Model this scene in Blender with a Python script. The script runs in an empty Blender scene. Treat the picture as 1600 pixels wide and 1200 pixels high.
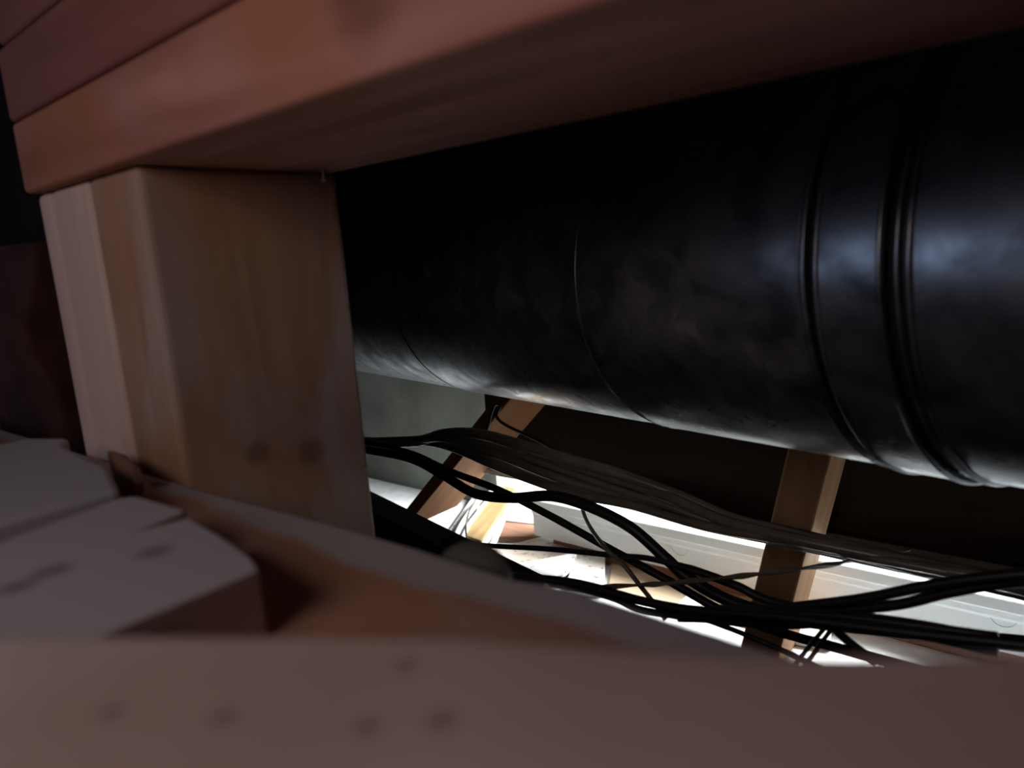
import bpy, bmesh, math, random
from mathutils import Vector, Matrix, noise
random.seed(7)
S = bpy.context.scene
COL = S.collection

# ------------------------------------------------------------------ camera
F = 1114.0                                   # focal length in pixels of a 1600 px wide frame
down = Vector((430, 6000, F)).normalized()
UP = -down
D = Vector((-1350, -110, F)).normalized()
D = (D - UP * D.dot(UP)).normalized()
AX = -D
AY = UP.cross(AX)
R3 = Matrix((AX, AY, UP))                    # world = R3 @ (right, down, forward)
EYE = Vector((0, 0, 0))

def ray(px, py):
    return R3 @ Vector(((px - 800) / F, (py - 600) / F, 1.0))
def at_z(px, py, z):
    r = ray(px, py); return r * (z / r.z)
def at_y(px, py, y):
    r = ray(px, py); return r * (y / r.y)

cam_d = bpy.data.cameras.new('camera')
cam = bpy.data.objects.new('camera', cam_d)
COL.objects.link(cam)
cr = R3 @ Vector((1, 0, 0)); cu = R3 @ Vector((0, -1, 0)); cb = R3 @ Vector((0, 0, -1))
cam.matrix_world = Matrix(((cr.x, cu.x, cb.x, 0), (cr.y, cu.y, cb.y, 0), (cr.z, cu.z, cb.z, 0), (0, 0, 0, 1)))
cam_d.sensor_width = 36.0
cam_d.lens = 36.0 * F / 1600.0
cam_d.clip_start = 0.005
cam_d.dof.use_dof = True
cam_d.dof.focus_distance = 0.95
cam_d.dof.aperture_fstop = 5.6
S.camera = cam

# ------------------------------------------------------------------ world, lights, exposure
w = bpy.data.worlds.new('world'); S.world = w; w.use_nodes = True
w.node_tree.nodes['Background'].inputs[0].default_value = (0.55, 0.6, 0.75, 1)
w.node_tree.nodes['Background'].inputs[1].default_value = 0.002
S.view_settings.view_transform = 'Standard'
S.view_settings.look = 'None'
S.view_settings.gamma = 1.0
S.view_settings.exposure = 0.0
S.view_settings.use_curve_mapping = False

def area(name, loc, target, sx, sy, power, col):
    l = bpy.data.lights.new(name, 'AREA'); l.shape = 'RECTANGLE'; l.size = sx; l.size_y = sy
    l.energy = power; l.color = col
    o = bpy.data.objects.new(name, l); COL.objects.link(o)
    o.location = loc
    o.rotation_euler = (Vector(target) - Vector(loc)).to_track_quat('-Z', 'Y').to_euler()
    return o
area('near_front_fill', (-0.18, -0.30, 0.19), (-0.24, 0.2, 0.04), 0.32, 0.20, 0.66, (1.0, 0.85, 0.83))  # unseen soft fill added close behind the camera for the front timbers
area('cool_rear_fill', (-1.02, -0.62, 0.06), (-0.1, 0.45, -0.02), 0.60, 0.30, 0.62, (0.55, 0.70, 1.0))  # unseen cool source behind camera left, aimed for the bluish duct highlight
area('work_lamp_light', (-0.28, 1.42, 0.10), (-0.5, 1.1, -0.6), 0.80, 0.20, 80.0, (0.93, 0.98, 1.0))

# ------------------------------------------------------------------ materials
MATS = {}
def nt(name):
    m = bpy.data.materials.new(name); m.use_nodes = True
    t = m.node_tree; b = t.nodes['Principled BSDF']
    MATS[name] = m
    return m, t, b
def N(t, typ, **kw):
    n = t.nodes.new(typ)
    for k, v in kw.items(): setattr(n, k, v)
    return n
def ramp(t, stops):
    n = t.nodes.new('ShaderNodeValToRGB'); e = n.color_ramp.elements
    while len(e) < len(stops): e.new(0.5)
    for i, (p, c) in enumerate(stops):
        e[i].position = p; e[i].color = (*c, 1) if len(c) == 3 else c
    return n
def mixc(t, fac, a, b, mode='MIX'):
    n = t.nodes.new('ShaderNodeMix'); n.data_type = 'RGBA'; n.blend_type = mode
    for s, v in ((0, fac), (6, a), (7, b)):
        if isinstance(v, (int, float)): n.inputs[s].default_value = v
        elif isinstance(v, tuple): n.inputs[s].default_value = (*v, 1)
        else: t.links.new(v, n.inputs[s])
    return n.outputs[2]

def wood(name, light, dark, axis=(1, 0, 0), dust=0.0, dustcol=(.42, .41, .44), knots=(), rough=.7,
         patch=None, patch_amt=.5, seed=0.0, bump=.25, grain=1.0, dust_scale=9.0, specks=0.0, side_dust=1.0, strip=None):
    """axis: grain direction; dust: share of the surface that is grey with plaster dust; knots: (x, y, z, radius) in world"""
    m, t, b = nt(name); L = t.links
    g = N(t, 'ShaderNodeNewGeometry')
    a = Vector(axis).normalized()
    q = a.to_track_quat('X', 'Z').to_matrix().transposed().to_euler()
    mp = N(t, 'ShaderNodeMapping'); L.new(g.outputs['Position'], mp.inputs[0])
    mp.inputs['Rotation'].default_value = q
    mp.inputs['Location'].default_value = (seed, seed * .7, seed * 1.3)
    st = N(t, 'ShaderNodeVectorMath', operation='MULTIPLY'); L.new(mp.outputs[0], st.inputs[0])
    st.inputs[1].default_value = (2.2, 34 * grain, 34 * grain)
    n1 = N(t, 'ShaderNodeTexNoise'); L.new(st.outputs[0], n1.inputs['Vector'])
    n1.inputs['Scale'].default_value = 1.6; n1.inputs['Detail'].default_value = 5; n1.inputs['Distortion'].default_value = .6
    r1 = ramp(t, [(.3, dark), (.68, light)]); L.new(n1.outputs['Fac'], r1.inputs[0])
    col = r1.outputs[0]
    n2 = N(t, 'ShaderNodeTexNoise'); L.new(mp.outputs[0], n2.inputs['Vector'])
    n2.inputs['Scale'].default_value = 7; n2.inputs['Detail'].default_value = 2
    if patch:
        rp = ramp(t, [(.45, (0, 0, 0)), (.62, (patch_amt,) * 3)]); L.new(n2.outputs['Fac'], rp.inputs[0])
        col = mixc(t, rp.outputs[0], col, patch)
    if dust > 0:
        ds = N(t, 'ShaderNodeVectorMath', operation='MULTIPLY'); L.new(mp.outputs[0], ds.inputs[0]); ds.inputs[1].default_value = (.4, 1, 1)
        n3 = N(t, 'ShaderNodeTexNoise'); L.new(ds.outputs[0], n3.inputs['Vector'])
        n3.inputs['Scale'].default_value = dust_scale; n3.inputs['Detail'].default_value = 3; n3.inputs['Distortion'].default_value = .8
        c = 0.5 + (0.5 - dust) * .6
        rd = ramp(t, [(max(0, c - .12), (0, 0, 0)), (min(1, c + .1), (.92, .92, .92))]); L.new(n3.outputs['Fac'], rd.inputs[0])
        sx = N(t, 'ShaderNodeSeparateXYZ'); L.new(g.outputs['Normal'], sx.inputs[0])
        up = ramp(t, [(.45, (side_dust,) * 3), (.8, (1, 1, 1))]); L.new(sx.outputs['Z'], up.inputs[0])
        fac = N(t, 'ShaderNodeMath', operation='MULTIPLY'); L.new(rd.outputs[0], fac.inputs[0]); L.new(up.outputs[0], fac.inputs[1])
        col = mixc(t, fac.outputs[0], col, dustcol)
    if strip:                                   # a worn grey strip along one long edge
        sy = N(t, 'ShaderNodeSeparateXYZ'); L.new(g.outputs['Position'], sy.inputs[0])
        ma = N(t, 'ShaderNodeMath', operation='MULTIPLY_ADD'); L.new(n2.outputs['Fac'], ma.inputs[0]); ma.inputs[1].default_value = .045
        L.new(sy.outputs['Y'], ma.inputs[2])
        mr = N(t, 'ShaderNodeMapRange'); L.new(ma.outputs[0], mr.inputs[0]); mr.inputs[1].default_value = strip + .018; mr.inputs[2].default_value = strip + .027
        col = mixc(t, mr.outputs[0], col, dustcol)
    if specks > 0:
        n4 = N(t, 'ShaderNodeTexNoise'); L.new(g.outputs['Position'], n4.inputs['Vector'])
        n4.inputs['Scale'].default_value = 95; n4.inputs['Detail'].default_value = 2
        rs = ramp(t, [(.60, (0, 0, 0)), (.70, (specks,) * 3)]); L.new(n4.outputs['Fac'], rs.inputs[0])
        col = mixc(t, rs.outputs[0], col, (.12, .10, .10))
    for (kx, ky, kz, kr) in knots:
        off = N(t, 'ShaderNodeVectorMath', operation='SUBTRACT'); L.new(g.outputs['Position'], off.inputs[0])
        off.inputs[1].default_value = (kx, ky, kz)
        # knots are drawn out a little along the grain
        dn = N(t, 'ShaderNodeVectorMath', operation='LENGTH'); L.new(off.outputs[0], dn.inputs[0])
        nz = N(t, 'ShaderNodeMath', operation='MULTIPLY_ADD'); L.new(n1.outputs['Fac'], nz.inputs[0])
        nz.inputs[1].default_value = kr * .35; L.new(dn.outputs['Value'], nz.inputs[2])
        dv = N(t, 'ShaderNodeMath', operation='DIVIDE'); L.new(nz.outputs[0], dv.inputs[0]); dv.inputs[1].default_value = kr * 1.6
        rk = ramp(t, [(.40, (.5,) * 3), (.8, (0, 0, 0))]); L.new(dv.outputs[0], rk.inputs[0])
        col = mixc(t, rk.outputs[0], col, (dark[0] * .35, dark[1] * .28, dark[2] * .28))
    L.new(col, b.inputs['Base Color'])
    b.inputs['Roughness'].default_value = rough
    b.inputs['Specular IOR Level'].default_value = .25
    if bump:
        bp = N(t, 'ShaderNodeBump'); bp.inputs['Strength'].default_value = bump; bp.inputs['Distance'].default_value = .002
        L.new(n1.outputs['Fac'], bp.inputs['Height']); L.new(bp.outputs[0], b.inputs['Normal'])
    return m

def plain(name, col, rough=.6, metal=0.0, var=.25, scale=20, spec=.4):
    m, t, b = nt(name)
    g = N(t, 'ShaderNodeNewGeometry')
    n = N(t, 'ShaderNodeTexNoise'); t.links.new(g.outputs['Position'], n.inputs['Vector'])
    n.inputs['Scale'].default_value = scale; n.inputs['Detail'].default_value = 3
    r = ramp(t, [(.3, tuple(c * (1 - var) for c in col)), (.7, tuple(min(1, c * (1 + var)) for c in col))])
    t.links.new(n.outputs['Fac'], r.inputs[0]); t.links.new(r.outputs[0], b.inputs['Base Color'])
    b.inputs['Roughness'].default_value = rough; b.inputs['Metallic'].default_value = metal
    b.inputs['Specular IOR Level'].default_value = spec
    return m

def duct_mat():
    m, t, b = nt('galvanised_steel'); L = t.links
    g = N(t, 'ShaderNodeNewGeometry')
    n = N(t, 'ShaderNodeTexNoise'); L.new(g.outputs['Position'], n.inputs['Vector'])
    n.inputs['Scale'].default_value = 26; n.inputs['Detail'].default_value = 4; n.inputs['Distortion'].default_value = .5
    r = ramp(t, [(.36, (.10, .11, .125)), (.66, (.34, .36, .40))]); L.new(n.outputs['Fac'], r.inputs[0])
    L.new(r.outputs[0], b.inputs['Base Color'])
    rr = ramp(t, [(.35, (.36,) * 3), (.65, (.25,) * 3)]); L.new(n.outputs['Fac'], rr.inputs[0])
    L.new(rr.outputs[0], b.inputs['Roughness'])
    b.inputs['Metallic'].default_value = .85
    return m

# ------------------------------------------------------------------ mesh helpers
WORLD = {}
def thing(name, label, cat, loc=(0, 0, 0), group=None):
    o = bpy.data.objects.new(name, None); COL.objects.link(o); o.location = loc
    o.empty_display_size = .02
    WORLD[o.name] = Vector(loc)
    return tag(o, label, cat, group)
def tag(o, label=None, cat=None, group=None, kind=None):
    if label: o['label'] = label
    if cat: o['category'] = cat
    if group: o['group'] = group
    if kind: o['kind'] = kind
    return o
def mesh_obj(name, bm, mat, parent=None, smooth=False):
    """one mesh object, its origin at the middle of its base; vertices come in world coordinates"""
    bmesh.ops.recalc_face_normals(bm, faces=bm.faces[:])
    lo = [min(v.co[i] for v in bm.verts) for i in range(3)]; hi = [max(v.co[i] for v in bm.verts) for i in range(3)]
    c = Vector(((lo[0] + hi[0]) / 2, (lo[1] + hi[1]) / 2, lo[2]))
    for v in bm.verts: v.co -= c
    me = bpy.data.meshes.new(name); bm.to_mesh(me); bm.free()
    if smooth:
        for p in me.polygons: p.use_smooth = True
    me.materials.append(MATS[mat] if isinstance(mat, str) else mat)
    o = bpy.data.objects.new(name, me); COL.objects.link(o)
    WORLD[o.name] = c
    if parent: o.parent = parent; o.location = c - WORLD[parent.name]
    else: o.location = c
    return o
def bevel(bm, wdt, seg=2, ang=.6):
    if wdt <= 0: return
    es = [e for e in bm.edges if len(e.link_faces) == 2 and e.calc_face_angle(0) > ang]
    bmesh.ops.bevel(bm, geom=es, offset=wdt, segments=seg, affect='EDGES', profile=.5, clamp_overlap=True)
def hexa(p8, bev=.002, seg=2):
    """p8: four corners of the bottom then four of the top, same order"""
    bm = bmesh.new(); v = [bm.verts.new(p) for p in p8]
    for f in ((0, 3, 2, 1), (4, 5, 6, 7), (0, 1, 5, 4), (1, 2, 6, 5), (2, 3, 7, 6), (3, 0, 4, 7)):
        bm.faces.new([v[i] for i in f])
    bmesh.ops.recalc_face_normals(bm, faces=bm.faces[:])
    bevel(bm, bev, seg)
    return bm
def box(x0, x1, y0, y1, z0, z1, bev=.002, seg=2):
    return hexa([(x0, y0, z0), (x1, y0, z0), (x1, y1, z0), (x0, y1, z0),
                 (x0, y0, z1), (x1, y0, z1), (x1, y1, z1), (x0, y1, z1)], bev, seg)
def prism(poly, z0, z1, bev=.0015, seg=1):
    bm = bmesh.new()
    lo = [bm.verts.new((p[0], p[1], z0)) for p in poly]; hi = [bm.verts.new((p[0], p[1], z1)) for p in poly]
    bm.faces.new(lo[::-1]); bm.faces.new(hi)
    n = len(poly)
    for i in range(n): bm.faces.new((lo[i], lo[(i + 1) % n], hi[(i + 1) % n], hi[i]))
    bmesh.ops.recalc_face_normals(bm, faces=bm.faces[:])
    bevel(bm, bev, seg)
    return bm
def extrude_x(profile, x0, x1, bev=0.001, skew=0.0):
    """profile: (y, z) outline swept from x0 to x1"""
    bm = bmesh.new()
    a = [bm.verts.new((x0, p[0], p[1])) for p in profile]; c = [bm.verts.new((x1, p[0] + skew, p[1])) for p in profile]
    bm.faces.new(a); bm.faces.new(c[::-1]); n = len(profile)
    for i in range(n): bm.faces.new((a[i], c[i], c[(i + 1) % n], a[(i + 1) % n]))
    bmesh.ops.recalc_face_normals(bm, faces=bm.faces[:])
    bevel(bm, bev, 1)
    return bm
def beam(p0, p1, u, wu, wv, bev=.002):
    """bar from p0 to p1; u: direction of width wu, the other side is wv"""
    p0, p1 = Vector(p0), Vector(p1); d = (p1 - p0).normalized()
    u = Vector(u); u = (u - d * u.dot(d)).normalized(); v = d.cross(u)
    c = []
    for p in (p0, p1):
        for a, b in ((-1, -1), (1, -1), (1, 1), (-1, 1)): c.append(p + u * (a * wu / 2) + v * (b * wv / 2))
    return hexa(c, bev)
def spline(pts, n=8):
    pts = [Vector(p) for p in pts]; out = []
    P = [pts[0] * 2 - pts[1]] + pts + [pts[-1] * 2 - pts[-2]]
    for i in range(1, len(P) - 2):
        for k in range(n):
            t = k / n; a, b, c, d = P[i - 1], P[i], P[i + 1], P[i + 2]
            out.append(.5 * ((2 * b) + (c - a) * t + (2 * a - 5 * b + 4 * c - d) * t * t + (3 * b - a - 3 * c + d) * t ** 3))
    out.append(pts[-1]); return out
def tube(pts, r, sides=10, n=8, flat=1.0, twist=0.0):
    path = spline(pts, n); bm = bmesh.new(); rings = []
    t0 = (path[1] - path[0]).normalized(); ref = Vector((0, 0, 1)) if abs(t0.z) < .9 else Vector((0, 1, 0))
    for i, p in enumerate(path):
        t = (path[min(i + 1, len(path) - 1)] - path[max(i - 1, 0)]).normalized()
        ref = (ref - t * ref.dot(t)).normalized(); s = t.cross(ref); ring = []
        for k in range(sides):
            a = 2 * math.pi * k / sides + twist * i
            ca, sa = math.cos(2 * math.pi * k / sides), math.sin(2 * math.pi * k / sides)
            x, y = ca, sa * flat
            tw = twist * i
            x, y = x * math.cos(tw) - y * math.sin(tw), x * math.sin(tw) + y * math.cos(tw)
            ring.append(bm.verts.new(p + s * (x * r) + ref * (y * r)))
        rings.append(ring)
    for a, b in zip(rings, rings[1:]):
        for k in range(sides): bm.faces.new((a[k], a[(k + 1) % sides], b[(k + 1) % sides], b[k]))
    bm.faces.new(rings[0][::-1]); bm.faces.new(rings[-1])
    return bm
def revolve(p0, d, prof, sides=64, closed=True):
    """prof: (t, r) along the axis from p0 in direction d; closed loops back to its start"""
    d = Vector(d).normalized(); u = d.cross(Vector((0, 1, 0))).normalized(); v = d.cross(u); bm = bmesh.new(); rings = []
    for t, r in prof:
        rings.append([bm.verts.new(Vector(p0) + d * t + (u * math.cos(2 * math.pi * k / sides) + v * math.sin(2 * math.pi * k / sides)) * r)
                      for k in range(sides)])
    m = len(rings)
    for i in range(m if closed else m - 1):
        a, b = rings[i], rings[(i + 1) % m]
        for k in range(sides): bm.faces.new((a[k], a[(k + 1) % sides], b[(k + 1) % sides], b[k]))
    if not closed:
        bm.faces.new(rings[0][::-1]); bm.faces.new(rings[-1])
    return bm
def wobble(bm, amp, freq, seed=0):
    for v in bm.verts:
        v.co += Vector(noise.noise_vector(v.co * freq + Vector((seed, seed, seed)))) * amp

HZ = 0.066                       # underside of the head plates
# ------------------------------------------------------------------ wood materials
k1 = at_y(588, -8, .19)
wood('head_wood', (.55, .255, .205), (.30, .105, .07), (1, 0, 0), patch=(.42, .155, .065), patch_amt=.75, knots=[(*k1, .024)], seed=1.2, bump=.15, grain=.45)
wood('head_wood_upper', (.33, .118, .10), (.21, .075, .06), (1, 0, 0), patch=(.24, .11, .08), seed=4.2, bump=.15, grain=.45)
k2 = at_y(213, 652, .196)
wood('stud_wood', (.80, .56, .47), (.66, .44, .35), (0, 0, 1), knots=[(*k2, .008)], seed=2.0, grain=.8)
XS = -.444
def at_x(px, py, x):
    r = ray(px, py); return r * (x / r.x)
k3 = at_x(485, 706, XS); k4 = at_x(402, 708, XS); k5 = at_x(300, 470, XS)
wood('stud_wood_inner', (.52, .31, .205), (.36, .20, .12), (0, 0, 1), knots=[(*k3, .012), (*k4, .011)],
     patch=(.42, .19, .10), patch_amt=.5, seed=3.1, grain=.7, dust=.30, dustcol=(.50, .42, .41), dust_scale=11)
wood('plate_wood', (.55, .33, .26), (.44, .22, .15), (1, 0, 0), dust=.24, dustcol=(.47, .43, .44), seed=.6, grain=.5, dust_scale=8, bump=.2, patch=(.50, .22, .11), patch_amt=.7, strip=.180, side_dust=.2)
ka = at_z(240, 860, -.103); kb = at_z(80, 890, -.103); kc = at_z(25, 915, -.103)
wood('plank_wood', (.46, .30, .27), (.34, .20, .18), (0, 1, 0), dust=.86, dustcol=(.47, .45, .485), knots=[(*ka, .0085), (*kb, .0085), (*kc, .008)], seed=7.7, grain=.5, dust_scale=6, side_dust=.1)
wood('plank_wood_rear', (.46, .40, .38), (.38, .30, .29), (0, 1, 0), dust=.8, dustcol=(.43, .42, .45), seed=9.7, grain=.5, dust_scale=6)
kn = [(*at_z(x, y, -.075), r) for x, y, r in ((175, 1112, .003), (635, 1040, .003), (690, 1125, .0036), (350, 1120, .003), (575, 1135, .003))]
wood('near_board_wood', (.66, .54, .54), (.56, .44, .43), (.85, .53, 0), dust=.45, dustcol=(.60, .56, .58), knots=kn, seed=5.3, grain=.35,
     patch=(.46, .26, .16), patch_amt=.4)
wood('brace_wood', (.42, .20, .085), (.28, .12, .045), (.7, 0, .7), seed=6.2, grain=.6)
wood('post_wood', (.56, .33, .17), (.44, .24, .115), (0, 0, 1), seed=8.2, grain=.6)
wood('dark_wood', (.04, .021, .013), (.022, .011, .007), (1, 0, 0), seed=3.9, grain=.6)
wood('red_wood', (.36, .20, .15), (.26, .13, .09), (1, 0, 0), seed=3.3)
wood('pale_plank', (.62, .60, .58), (.46, .40, .35), (1, .6, 0), dust=.5, dustcol=(.62, .64, .67), specks=.85, seed=2.5)
wood('pale_plank_beige', (.56, .49, .42), (.42, .33, .25), (1, .5, 0), dust=.45, dustcol=(.60, .58, .57), specks=.75, seed=6.5)
wood('yellow_wood', (.33, .235, .105), (.25, .165, .07), (-.3, .8, 0), seed=5.1)
wood('pink_wood', (.31, .17, .11), (.24, .12, .075), (1, 0, 0), seed=1.9)
wood('beige_sheet', (.58, .45, .31), (.46, .33, .21), (1, 0, 0), seed=4.4, dust=.35, dustcol=(.56, .48, .38))
plain('white_paint', (.84, .88, .88), .55, var=.05, scale=6)
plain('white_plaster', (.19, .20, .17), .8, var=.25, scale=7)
plain('floor_dust', (.84, .84, .84), .9, var=.12, scale=30)
plain('black_rubber', (.016, .014, .013), .42, var=.2, spec=.45)
plain('brown_cable', (.21, .175, .135), .30, var=.3, spec=.6)
plain('green_cable', (.02, .032, .024), .4, var=.2)
plain('white_cable', (.82, .84, .86), .45, var=.05)
plain('grey_plastic', (.13, .12, .11), .5, var=.2)
plain('steel', (.55, .55, .55), .3, metal=1.0)
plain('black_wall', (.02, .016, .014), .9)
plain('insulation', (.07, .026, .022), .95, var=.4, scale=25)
duct_mat()

# ------------------------------------------------------------------ the setting
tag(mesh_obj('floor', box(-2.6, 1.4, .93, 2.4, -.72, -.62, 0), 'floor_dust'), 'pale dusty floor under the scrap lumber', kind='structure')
tag(mesh_obj('floor_bounce_blocker', box(-2.6, 1.4, .36, .93, -.72, -.621, 0), 'black_wall'), 'black floor part added below the duct to cut bounce light', kind='structure')  # added dark floor that soaks up lamp bounce onto post and duct
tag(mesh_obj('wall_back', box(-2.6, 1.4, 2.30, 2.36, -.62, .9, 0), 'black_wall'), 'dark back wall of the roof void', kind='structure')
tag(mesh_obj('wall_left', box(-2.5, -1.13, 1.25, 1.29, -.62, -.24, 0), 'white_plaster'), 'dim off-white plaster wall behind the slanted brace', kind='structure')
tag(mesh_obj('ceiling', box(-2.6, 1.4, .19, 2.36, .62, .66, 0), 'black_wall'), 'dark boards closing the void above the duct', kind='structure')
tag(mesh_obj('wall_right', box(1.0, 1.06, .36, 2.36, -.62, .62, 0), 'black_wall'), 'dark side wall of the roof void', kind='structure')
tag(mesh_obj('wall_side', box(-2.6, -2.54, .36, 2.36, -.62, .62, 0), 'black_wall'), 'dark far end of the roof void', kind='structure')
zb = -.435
tag(mesh_obj('upper_light_blocker', box(-2.5, -.81, 1.08, 1.11, -.25, .62, 0), 'black_wall'), 'black board added above the off-white plaster wall to block lamp light', kind='structure')  # added board that keeps lamp light out of the void above the duct
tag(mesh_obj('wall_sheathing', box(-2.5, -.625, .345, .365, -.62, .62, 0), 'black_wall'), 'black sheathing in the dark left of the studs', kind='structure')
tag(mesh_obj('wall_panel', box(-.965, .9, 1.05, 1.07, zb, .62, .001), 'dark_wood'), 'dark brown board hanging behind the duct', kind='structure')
tag(mesh_obj('trim_1', extrude_x([(1.038, zb - .012), (1.085, zb - .012), (1.085, zb), (1.038, zb)], -.985, -.62, .001), 'pale_plank_beige'),
    'pale batten along the lower edge of the dark board', kind='structure')

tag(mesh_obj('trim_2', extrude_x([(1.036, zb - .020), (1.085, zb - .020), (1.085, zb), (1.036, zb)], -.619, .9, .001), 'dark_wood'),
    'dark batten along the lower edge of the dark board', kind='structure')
# ------------------------------------------------------------------ timbers of the wall frame
XL = -.612
def header(x0, x1, z0, z1, mat, label, y0=.190, y1=.343, tilt=0):
    o = mesh_obj('head_plate', hexa([(x0, y0, z0), (x1, y0 - .02, z0), (x1, y1 - .02, z0), (x0, y1, z0),
                                     (x0, y0, z1), (x1, y0 - .02, z1), (x1, y1 - .02, z1), (x0, y1, z1)], .0035, 3), mat)
    return tag(o, label, 'beam', 'stacked head plates above the stud')
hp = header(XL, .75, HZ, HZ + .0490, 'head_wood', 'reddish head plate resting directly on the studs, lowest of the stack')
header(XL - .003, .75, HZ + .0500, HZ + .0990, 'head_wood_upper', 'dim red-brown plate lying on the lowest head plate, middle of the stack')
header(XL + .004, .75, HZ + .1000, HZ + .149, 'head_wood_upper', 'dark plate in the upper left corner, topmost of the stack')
nl = at_z(503, 258, HZ)
mesh_obj('nail', revolve((nl.x, nl.y, HZ - .011), (0, .05, 1), [(0, .0016), (.0005, .0022), (.0016, .0022), (.0018, .0011), (.012, .0011)], 12, False), 'steel', hp)

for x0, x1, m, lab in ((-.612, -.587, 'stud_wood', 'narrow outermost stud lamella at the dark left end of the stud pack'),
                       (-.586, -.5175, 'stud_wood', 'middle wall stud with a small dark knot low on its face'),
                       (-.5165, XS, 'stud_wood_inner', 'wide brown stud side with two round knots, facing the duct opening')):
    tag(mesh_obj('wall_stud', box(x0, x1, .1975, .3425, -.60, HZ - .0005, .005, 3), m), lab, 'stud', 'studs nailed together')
fb = [(-.95, .191), (-.43, .1965), (-.30, .2035), (-.236, .205), (-.178, .204), (-.157, .2095), (-.12, .209), (-.08, .208), (.55, .208), (.55, -.02), (-.95, -.02)]
wood_l = tag(mesh_obj('front_beam', prism(fb, -.18, -.13, .004, 3), 'plate_wood'),
             'orange and grey worn timber running along the foot of the studs', 'beam')
# staple on it
sp = at_z(250, 758, -.13)
mesh_obj('staple', tube([sp + Vector((-.006, -.002, -.002)), sp + Vector((-.0055, -.002, .0012)), sp + Vector((.0055, .002, .0012)), sp + Vector((.006, .002, -.002))], .0009, 6, 4), 'steel', wood_l)

# planks lying across the front timber, ends ragged; outline from pixel to plane, all at one height
ZP = -.1035
def pz(px, py, z=ZP):
    p = at_z(px, py, z); return (p.x, p.y)
pB = [pz(0, 848), pz(188, 778), pz(215, 776), pz(288, 797), pz(284, 801), pz(205, 833), pz(294, 809), pz(345, 838), pz(392, 872), pz(404, 890)]
e = pB[-1]; s = Vector((e[0] - .002, -.42))
pB = pB + [(e[0] - .004, -.45), (pB[0][0] - .006, -.45)]
tag(mesh_obj('plank', prism(pB, -.1295, ZP, .0006, 1), 'plank_wood'), 'grey dusty plank with a split end and dark knots, lying on the front timber', 'plank', 'planks laid across the front timber')
pA = [pz(190, 770), pz(176, 745), pz(170, 733), pz(150, 726), pz(100, 700), pz(60, 696), pz(20, 690)]
x1 = pB[1][0] - .009
pA = [(x1, -.45), (x1 - .001, pA[0][1]), pA[1], pA[2], pA[3], pA[4], (x1 - .16, pA[4][1] + .01), (x1 - .19, .15), (x1 - .19, -.45)]
tag(mesh_obj('plank', prism(pA, -.1295, ZP + .002, .003, 2), 'plank_wood_rear'), 'dull grey plank beside the stud foot, farther of the two planks', 'plank', 'planks laid across the front timber')
# splinters of bare wood at the plank end
c1 = at_z(185, 735, -.129)
sb = [at_z(172, 734, -.128), at_z(205, 745, -.128), at_z(226, 768, -.128), at_z(212, 780, -.128), at_z(190, 765, -.128)]
tag(mesh_obj('wood_chip', prism([(p.x, p.y) for p in sb], -.1295, -.112, .003, 2), 'red_wood'), 'reddish splintered chip wedged at the end of the rear plank', 'wood chip')

# board right under the camera
zn = -.075
a0, a1 = at_z(-150, 992, zn), at_z(1750, 1000, zn)
dv = (a1 - a0).normalized(); pv = Vector((dv.y, -dv.x, 0)) * .20
a0 = a0 - dv * .25; a1 = a1 + dv * .1
am = at_z(1150, 1014, zn); an = at_z(700, 984, zn)
poly = [(p.x, p.y) for p in (a0, an, am, a1, a1 + pv, a0 + pv)]
tag(mesh_obj('near_board', prism(poly, zn - .027, zn, .004, 3), 'near_board_wood'), 'blurred brown-grey board across the bottom foreground, nearest of all', 'board')

# small dim batt at the far left
bm = box(-1.02, -.772, .235, .343, -.60, .04, 0)
bmesh.ops.subdivide_edges(bm, edges=bm.edges[:], cuts=22, use_grid_fill=True)
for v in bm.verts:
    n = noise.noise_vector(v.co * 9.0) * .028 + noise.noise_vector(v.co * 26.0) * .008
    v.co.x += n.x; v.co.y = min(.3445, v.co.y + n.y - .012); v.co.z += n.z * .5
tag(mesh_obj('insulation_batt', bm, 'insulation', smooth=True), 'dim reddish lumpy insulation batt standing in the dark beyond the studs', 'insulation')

# ------------------------------------------------------------------ ventilation duct
DR = .157
dd = Vector((1, -.281, .030)); dn = dd.normalized(); sc = dd.length
D0 = Vector((0, .584, -.023))
def dt(x): return x * sc
duct = thing('ventilation_duct', 'large round dark steel ventilation duct crossing behind the studs', 'duct', D0 + dd * (-.3) - Vector((0, 0, DR)))
def section(x0, x1, r, name='duct_section', th=.004, mat='galvanised_steel'):
    return mesh_obj(name, revolve(D0, dn, [(dt(x0), r - th), (dt(x0), r - .0008), (dt(x0) + .001, r), (dt(x0) + .002, r), (dt(x0) + .004, r), (dt(x1) - .004, r), (dt(x1) - .002, r), (dt(x1) - .001, r), (dt(x1), r - .0008), (dt(x1), r - th)], 96), mat, duct, True)
def bead(x, r, wd=.004, hgt=.003, name='bead'):
    pr = [(dt(x) - wd, r - .002), (dt(x) - wd * .7, r + hgt * .6), (dt(x), r + hgt), (dt(x) + wd * .7, r + hgt * .6), (dt(x) + wd, r - .002)]
    return mesh_obj(name, revolve(D0, dn, pr, 96), 'galvanised_steel', duct, True)
section(-1.9, -.685, DR - .0015)
section(-.684, -.318, DR)
section(-.3175, -.1035, DR + .0012)
section(-.0955, -.0565, DR + .003, 'coupling_sleeve')
section(-.0430, .22, DR)
section(-.125, -.030, DR - .004, 'gasket', .003, 'black_rubber')
bead(-.684, DR - .001, .0022, .0016)
bead(-.318, DR, .0025, .0018)
bead(-.1075, DR + .001, .0014, .0016)
bead(-.0948, DR + .0025, .0022, .0022)
bead(-.0573, DR + .0025, .0022, .0022)
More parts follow.
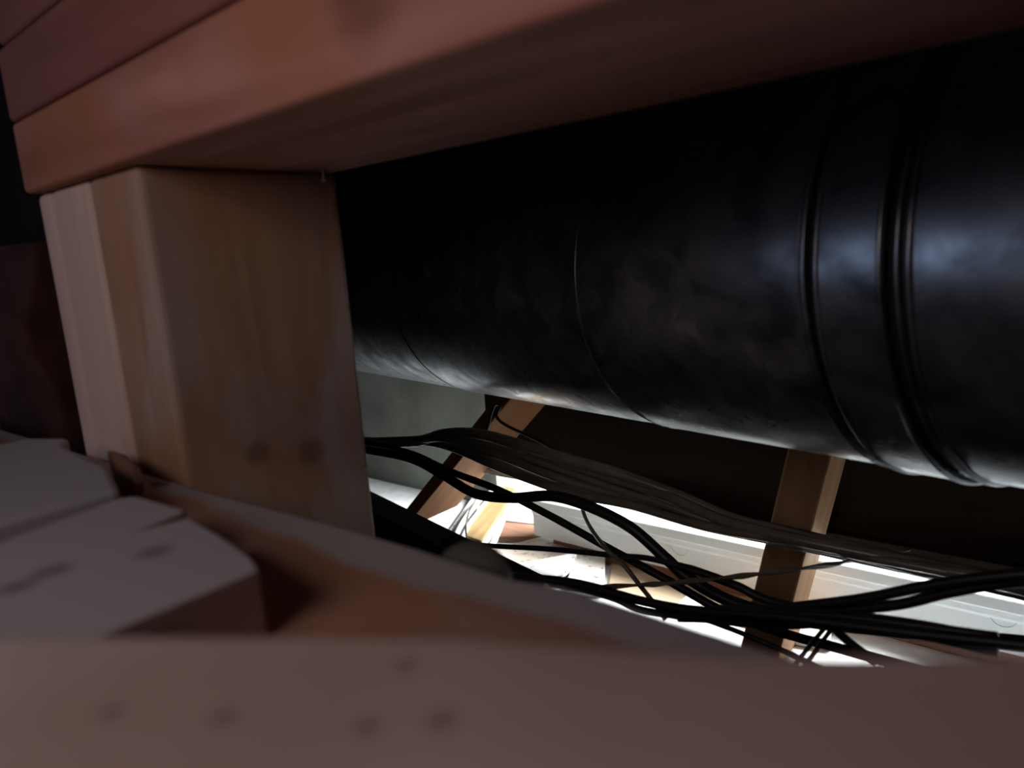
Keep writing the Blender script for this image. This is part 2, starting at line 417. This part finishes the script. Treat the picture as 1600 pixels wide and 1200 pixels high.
bead(-.0500, DR - .004, .0022, .0042)
bead(-.0425, DR + .000, .0022, .0026)

# ------------------------------------------------------------------ beyond the duct: brace, post, white ledge
b0 = at_y(806, 597, .89); b1 = at_y(624, 822, .89)
u = Vector((0, 1, 0))
br = tag(mesh_obj('brace', beam(b1 + Vector((0, .08, 0)), b0 + Vector((0, .08, 0)), u, .16, .024, .002), 'brace_wood'),
         'orange-brown slanted timber brace under the left end of the duct', 'brace')
p0 = at_y(1168, 1090, .93); p1 = at_y(1300, 560, .93)
po = tag(mesh_obj('post', beam(p0 + Vector((0, .05, 0)), p1 + Vector((0, .05, 0)), u, .095, .055, .003), 'post_wood'),
         'leaning wooden post with pale right side, crossing the white ledge', 'post')
lab_l = 'long white painted ledge with a bright rim behind the post'
YL = 1.10
ledge = thing('white_ledge', lab_l, 'ledge', (-.4, YL + .03, -.585))
prof = [(YL, -.590), (YL, -.542), (YL - .004, -.538), (YL - .004, -.528), (YL - .012, -.524), (YL - .012, -.507), (YL - .006, -.501), (YL + .07, -.498), (YL + .07, -.590)]
mesh_obj('ledge_board', extrude_x(prof, -.90, .80, .001, 0.0), 'white_paint', ledge)
for (px, py) in ((1062, 855), (1568, 963)):
    q = at_y(px, py, YL)
    mesh_obj('knockout_ring', revolve((q.x, YL + .002, q.z), (0, -1, .0001), [(0, .0165), (.0028, .0165), (.0028, .0155), (0, .0155)], 40), 'white_paint', ledge, True)
tag(mesh_obj('support_timber', box(-.86, .80, YL + .012, YL + .08, -.62, -.5905, .002), 'red_wood'), 'red-brown timber under the white ledge', 'beam')

# diagonal joist the brace lands on, its shade put into the black colour
j0 = at_z(560, 757, -.42); j1 = at_z(850, 898, -.42)
jd = (j1 - j0).normalized(); js = Vector((jd.y, -jd.x, 0))
if js.y > 0: js = -js
hh = [j0, j1, j1 + js * .05, j0 + js * .05]
tag(mesh_obj('floor_joist', hexa([p - Vector((0, 0, .20)) for p in hh] + hh, .003), 'dark_wood'), 'shade-darkened joist below the slanted brace, beside the big stud', 'joist')

# grey pipe end behind the front timber
gc = at_y(737, 906, .215)
tag(mesh_obj('grey_pipe', revolve(gc, gc.normalized() + Vector((0, 0, -.12)), [(0, .002), (.0004, .010), (.002, .0165), (.005, .0185), (.012, .0190), (.06, .0180), (.06, .016)], 40, False), 'grey_plastic', smooth=True),
    'rounded grey plastic pipe end peeking over the front timber', 'pipe')

# ------------------------------------------------------------------ scrap lumber in the lamp light
ZF = -.62
def slab(pix, z, th, mat, label, cat='plank', name='scrap_plank', group='scrap lumber in the lamp light'):
    q = [at_z(x, y, z) for x, y in pix]
    return tag(mesh_obj(name, prism([(p.x, p.y) for p in q], z - th, z, .0015), mat), label, cat, group)
slab([(775, 856), (862, 834), (905, 847), (900, 872), (800, 892), (775, 880)], -.604, .0155, 'pale_plank_beige', 'broad pale plank with speckled top, pointing at the pink block')
slab([(792, 893), (835, 876), (902, 862), (895, 880), (858, 908), (800, 915)], -.588, .0155, 'pale_plank', 'bright white plank lying across the broad pale plank')
slab([(882, 915), (912, 838), (946, 850), (944, 915)], -.597, .0225, 'pale_plank', 'thick white block lying left of the beige sheet', 'block', 'scrap_block')
slab([(790, 790), (865, 792), (862, 820), (786, 812)], -.60, .0195, 'pale_plank', 'white speckled board behind the pink block')
slab([(779, 838), (787, 813), (852, 816), (853, 838)], -.605, .0145, 'pink_wood', 'small pinkish brown wood block', 'block', 'scrap_block')
slab([(722, 834), (758, 788), (782, 757), (805, 763), (790, 788), (752, 846)], -.575, .018, 'yellow_wood', 'yellow timber strip lying between white cables')
slab([(690, 860), (700, 830), (742, 770), (756, 775), (735, 812), (715, 850)], -.602, .0175, 'pale_plank', 'narrow white board left of the yellow strip')
slab([(950, 925), (955, 878), (1240, 935), (1235, 990)], -.612, .0075, 'beige_sheet', 'beige sheet of board in front of the white ledge', 'board', 'board_sheet')
slab([(1055, 945), (1075, 927), (1100, 932), (1085, 952)], -.600, .0115, 'pale_plank_beige', 'small square offcut lying on the beige sheet', 'block', 'scrap_block')
slab([(1240, 990), (1245, 955), (1300, 965), (1298, 1000)], -.600, .0195, 'pale_plank_beige', 'short beige offcut at the foot of the leaning post', 'block', 'scrap_block')

# ------------------------------------------------------------------ cables
def cable(pts, r, mat, label, y=.72, group=None, name='cable', flat=1.0, twist=0.0, lead=True, sides=10):
    P = []
    for p in pts:
        P.append(at_y(p[0], p[1], p[2] if len(p) > 2 else y))
    return tag(mesh_obj(name, tube(P, r, sides, 7, flat, twist), mat, smooth=True), label, 'cable', group)
# thick bundle that hangs under the duct
upper = [(520, 690), (640, 692), (700, 676), (762, 680), (850, 706), (960, 738), (1060, 774), (1150, 812), (1250, 836), (1380, 868), (1500, 893), (1640, 918)]
lower = [(520, 688), (640, 690), (700, 698), (780, 731), (850, 757), (900, 773), (985, 789), (1100, 822), (1230, 848), (1330, 870), (1480, 902), (1640, 938)]
nb = 8
TT = [0, .10, .26, .46, .60, .72, .88, 1.0]
RR = [.0066, .0052, .0062, .0040, .0058, .0044, .0050, .0056]
ORD = ['first', 'second', 'third', 'fourth', 'fifth', 'sixth', 'seventh', 'eighth']
for i in range(nb):
    t = TT[i]; pts = []
    for (a, b) in zip(upper, lower):
        ph = math.sin(a[0] * .013 + i * 2.1) * 4.0
        tt = t
        pts.append((a[0] + (b[0] - a[0]) * tt, a[1] + (b[1] - a[1]) * tt + ph * (0 if i in (0, nb - 1) else 1), .70 + .02 * math.sin(i * 1.7 + a[0] * .006)))
    lab = ORD[i] + ' cable from the top in the thick brown bundle under the duct'
    if i == 0: lab = 'uppermost dark cable of the bundle, arching highest beside the stud'
    if i == nb - 1: lab = 'lowest brown cable of the bundle, just above the bright ledge'
    cable(pts, RR[i], 'brown_cable', lab, group='cables bundled under the duct')
G = 'loose black cables below the bundle'
cable([(560, 700), (640, 716), (692, 742), (742, 771), (800, 778), (862, 775), (922, 792), (985, 824), (1040, 872), (1078, 905), (1150, 943), (1250, 968), (1400, 985), (1640, 1010)],
      .0068, 'black_rubber', 'thick black cable with a wavy dip in front of the yellow strip', .66, G)
cable([(560, 690), (640, 708), (702, 736), (780, 766), (860, 806), (950, 856), (1040, 905), (1130, 955), (1220, 988), (1330, 1018), (1450, 1050)],
      .0050, 'black_rubber', 'straight black cable running diagonally down across the scrap lumber', .68, G)
cable([(690, 846, .60), (770, 853), (860, 858), (960, 868), (1010, 872), (1060, 884), (1110, 900)], .0032, 'green_cable', 'thin dark green cable nearly level across the pale planks', .64, G)
cable([(898, 735, .78), (906, 768, .77), (914, 808, .70), (944, 854), (972, 880), (1000, 915), (1024, 945), (1040, 968)], .0026, 'brown_cable', 'thin cable dropping steeply beside the thick white block', .62, G)
cable([(800, 900), (880, 908), (930, 918), (1000, 938), (1080, 953), (1200, 962), (1300, 974), (1450, 992), (1640, 1012)], .0040, 'black_rubber', 'long black cable hugging the edge of the front timber', .50, G)
cable([(860, 912), (915, 922), (962, 936), (1000, 952), (1060, 962), (1120, 965), (1200, 960), (1300, 962), (1420, 976), (1560, 995)], .0032, 'black_rubber', 'twisted black cable just above the foreground board', .52, G)
cable([(880, 915), (930, 917), (1000, 914), (1062, 910), (1150, 901), (1215, 893), (1300, 882, .66), (1345, 872, .75), (1420, 858, .80)], .0030, 'brown_cable', 'thin brown twisted wire rising to the right across the beige sheet', .60, G, flat=.55, twist=.5)
cable([(1060, 885), (1090, 893), (1150, 915), (1200, 938), (1300, 962), (1420, 985)], .0045, 'black_rubber', 'black cable branching off below the ledge beside the post', .63, G)
cable([(1180, 955), (1245, 948), (1350, 935), (1440, 917), (1520, 905), (1640, 893)], .0042, 'black_rubber', 'upper of the two black cables rising to the right edge', .56, G)
cable([(1180, 965), (1290, 955), (1400, 945), (1480, 926), (1560, 912), (1640, 904)], .0042, 'black_rubber', 'lower of the two black cables rising to the right edge', .57, G)
cable([(1120, 958), (1165, 960), (1230, 962), (1330, 970), (1440, 985), (1560, 1010)], 0.0075, 'black_rubber', 'heavy black cable at the heart of the tangle', .55, G)
cable([(1050, 956), (1100, 968), (1140, 982), (1185, 1000), (1240, 1024), (1340, 1070)], .0026, 'black_rubber', 'thin black wire slanting over the white floor left of the post', .58, G)
cable([(1060, 968), (1110, 970), (1190, 978), (1260, 978), (1330, 966)], .0024, 'black_rubber', 'thin level wire left of the post foot', .58, G)
cable([(1225, 1060), (1258, 1018), (1276, 996), (1296, 972)], .0019, 'black_rubber', 'short wire right of the post foot, left one of the pair', .56, G)
cable([(1240, 1062), (1272, 1020), (1288, 998), (1306, 974)], .0019, 'black_rubber', 'short wire right of the post foot, right one of the pair', .56, G)
cable([(1275, 962), (1300, 980), (1330, 1006), (1370, 1035)], .0036, 'black_rubber', 'black cable dropping steeply right of the post foot', .56, G)
cable([(752, 690), (762, 668), (768, 645), (774, 632), (782, 634), (776, 650), (790, 664), (832, 684), (870, 704)], .0024, 'black_rubber', 'thin looped wire hanging against the slanted brace', .80, G)
W = 'white cables coiled round the yellow strip'
def cz(pix, r, mat, label, z, group=None):
    P = [at_z(p[0], p[1], p[2] if len(p) > 2 else z) for p in pix]
    return tag(mesh_obj('cable', tube(P, r, 10, 7), mat, smooth=True), label, 'cable', group)
cz([(735, 862), (757, 848), (768, 830), (778, 808), (785, 790), (784, 776), (776, 766)], .006, 'white_cable', 'white cable looping along the right side of the yellow strip', -.585, W)
cz([(742, 868), (765, 856), (776, 838), (786, 812), (794, 788), (792, 768)], .006, 'white_cable', 'outer white cable curving beside the pink block', -.590, W)
cz([(712, 838), (724, 815), (742, 790), (758, 775), (772, 768)], .006, 'white_cable', 'white cable lying left of the yellow strip', -.580, W)
cz([(722, 842), (733, 820), (748, 800), (764, 778)], .005, 'white_cable', 'short white cable tucked against the left edge of the yellow strip', -.575, W)
cz([(729, 842, -.56), (728, 822, -.55), (733, 800, -.53), (744, 782, -.52)], .0022, 'brown_cable', 'thin dark wire standing up in front of the yellow strip', -.56)
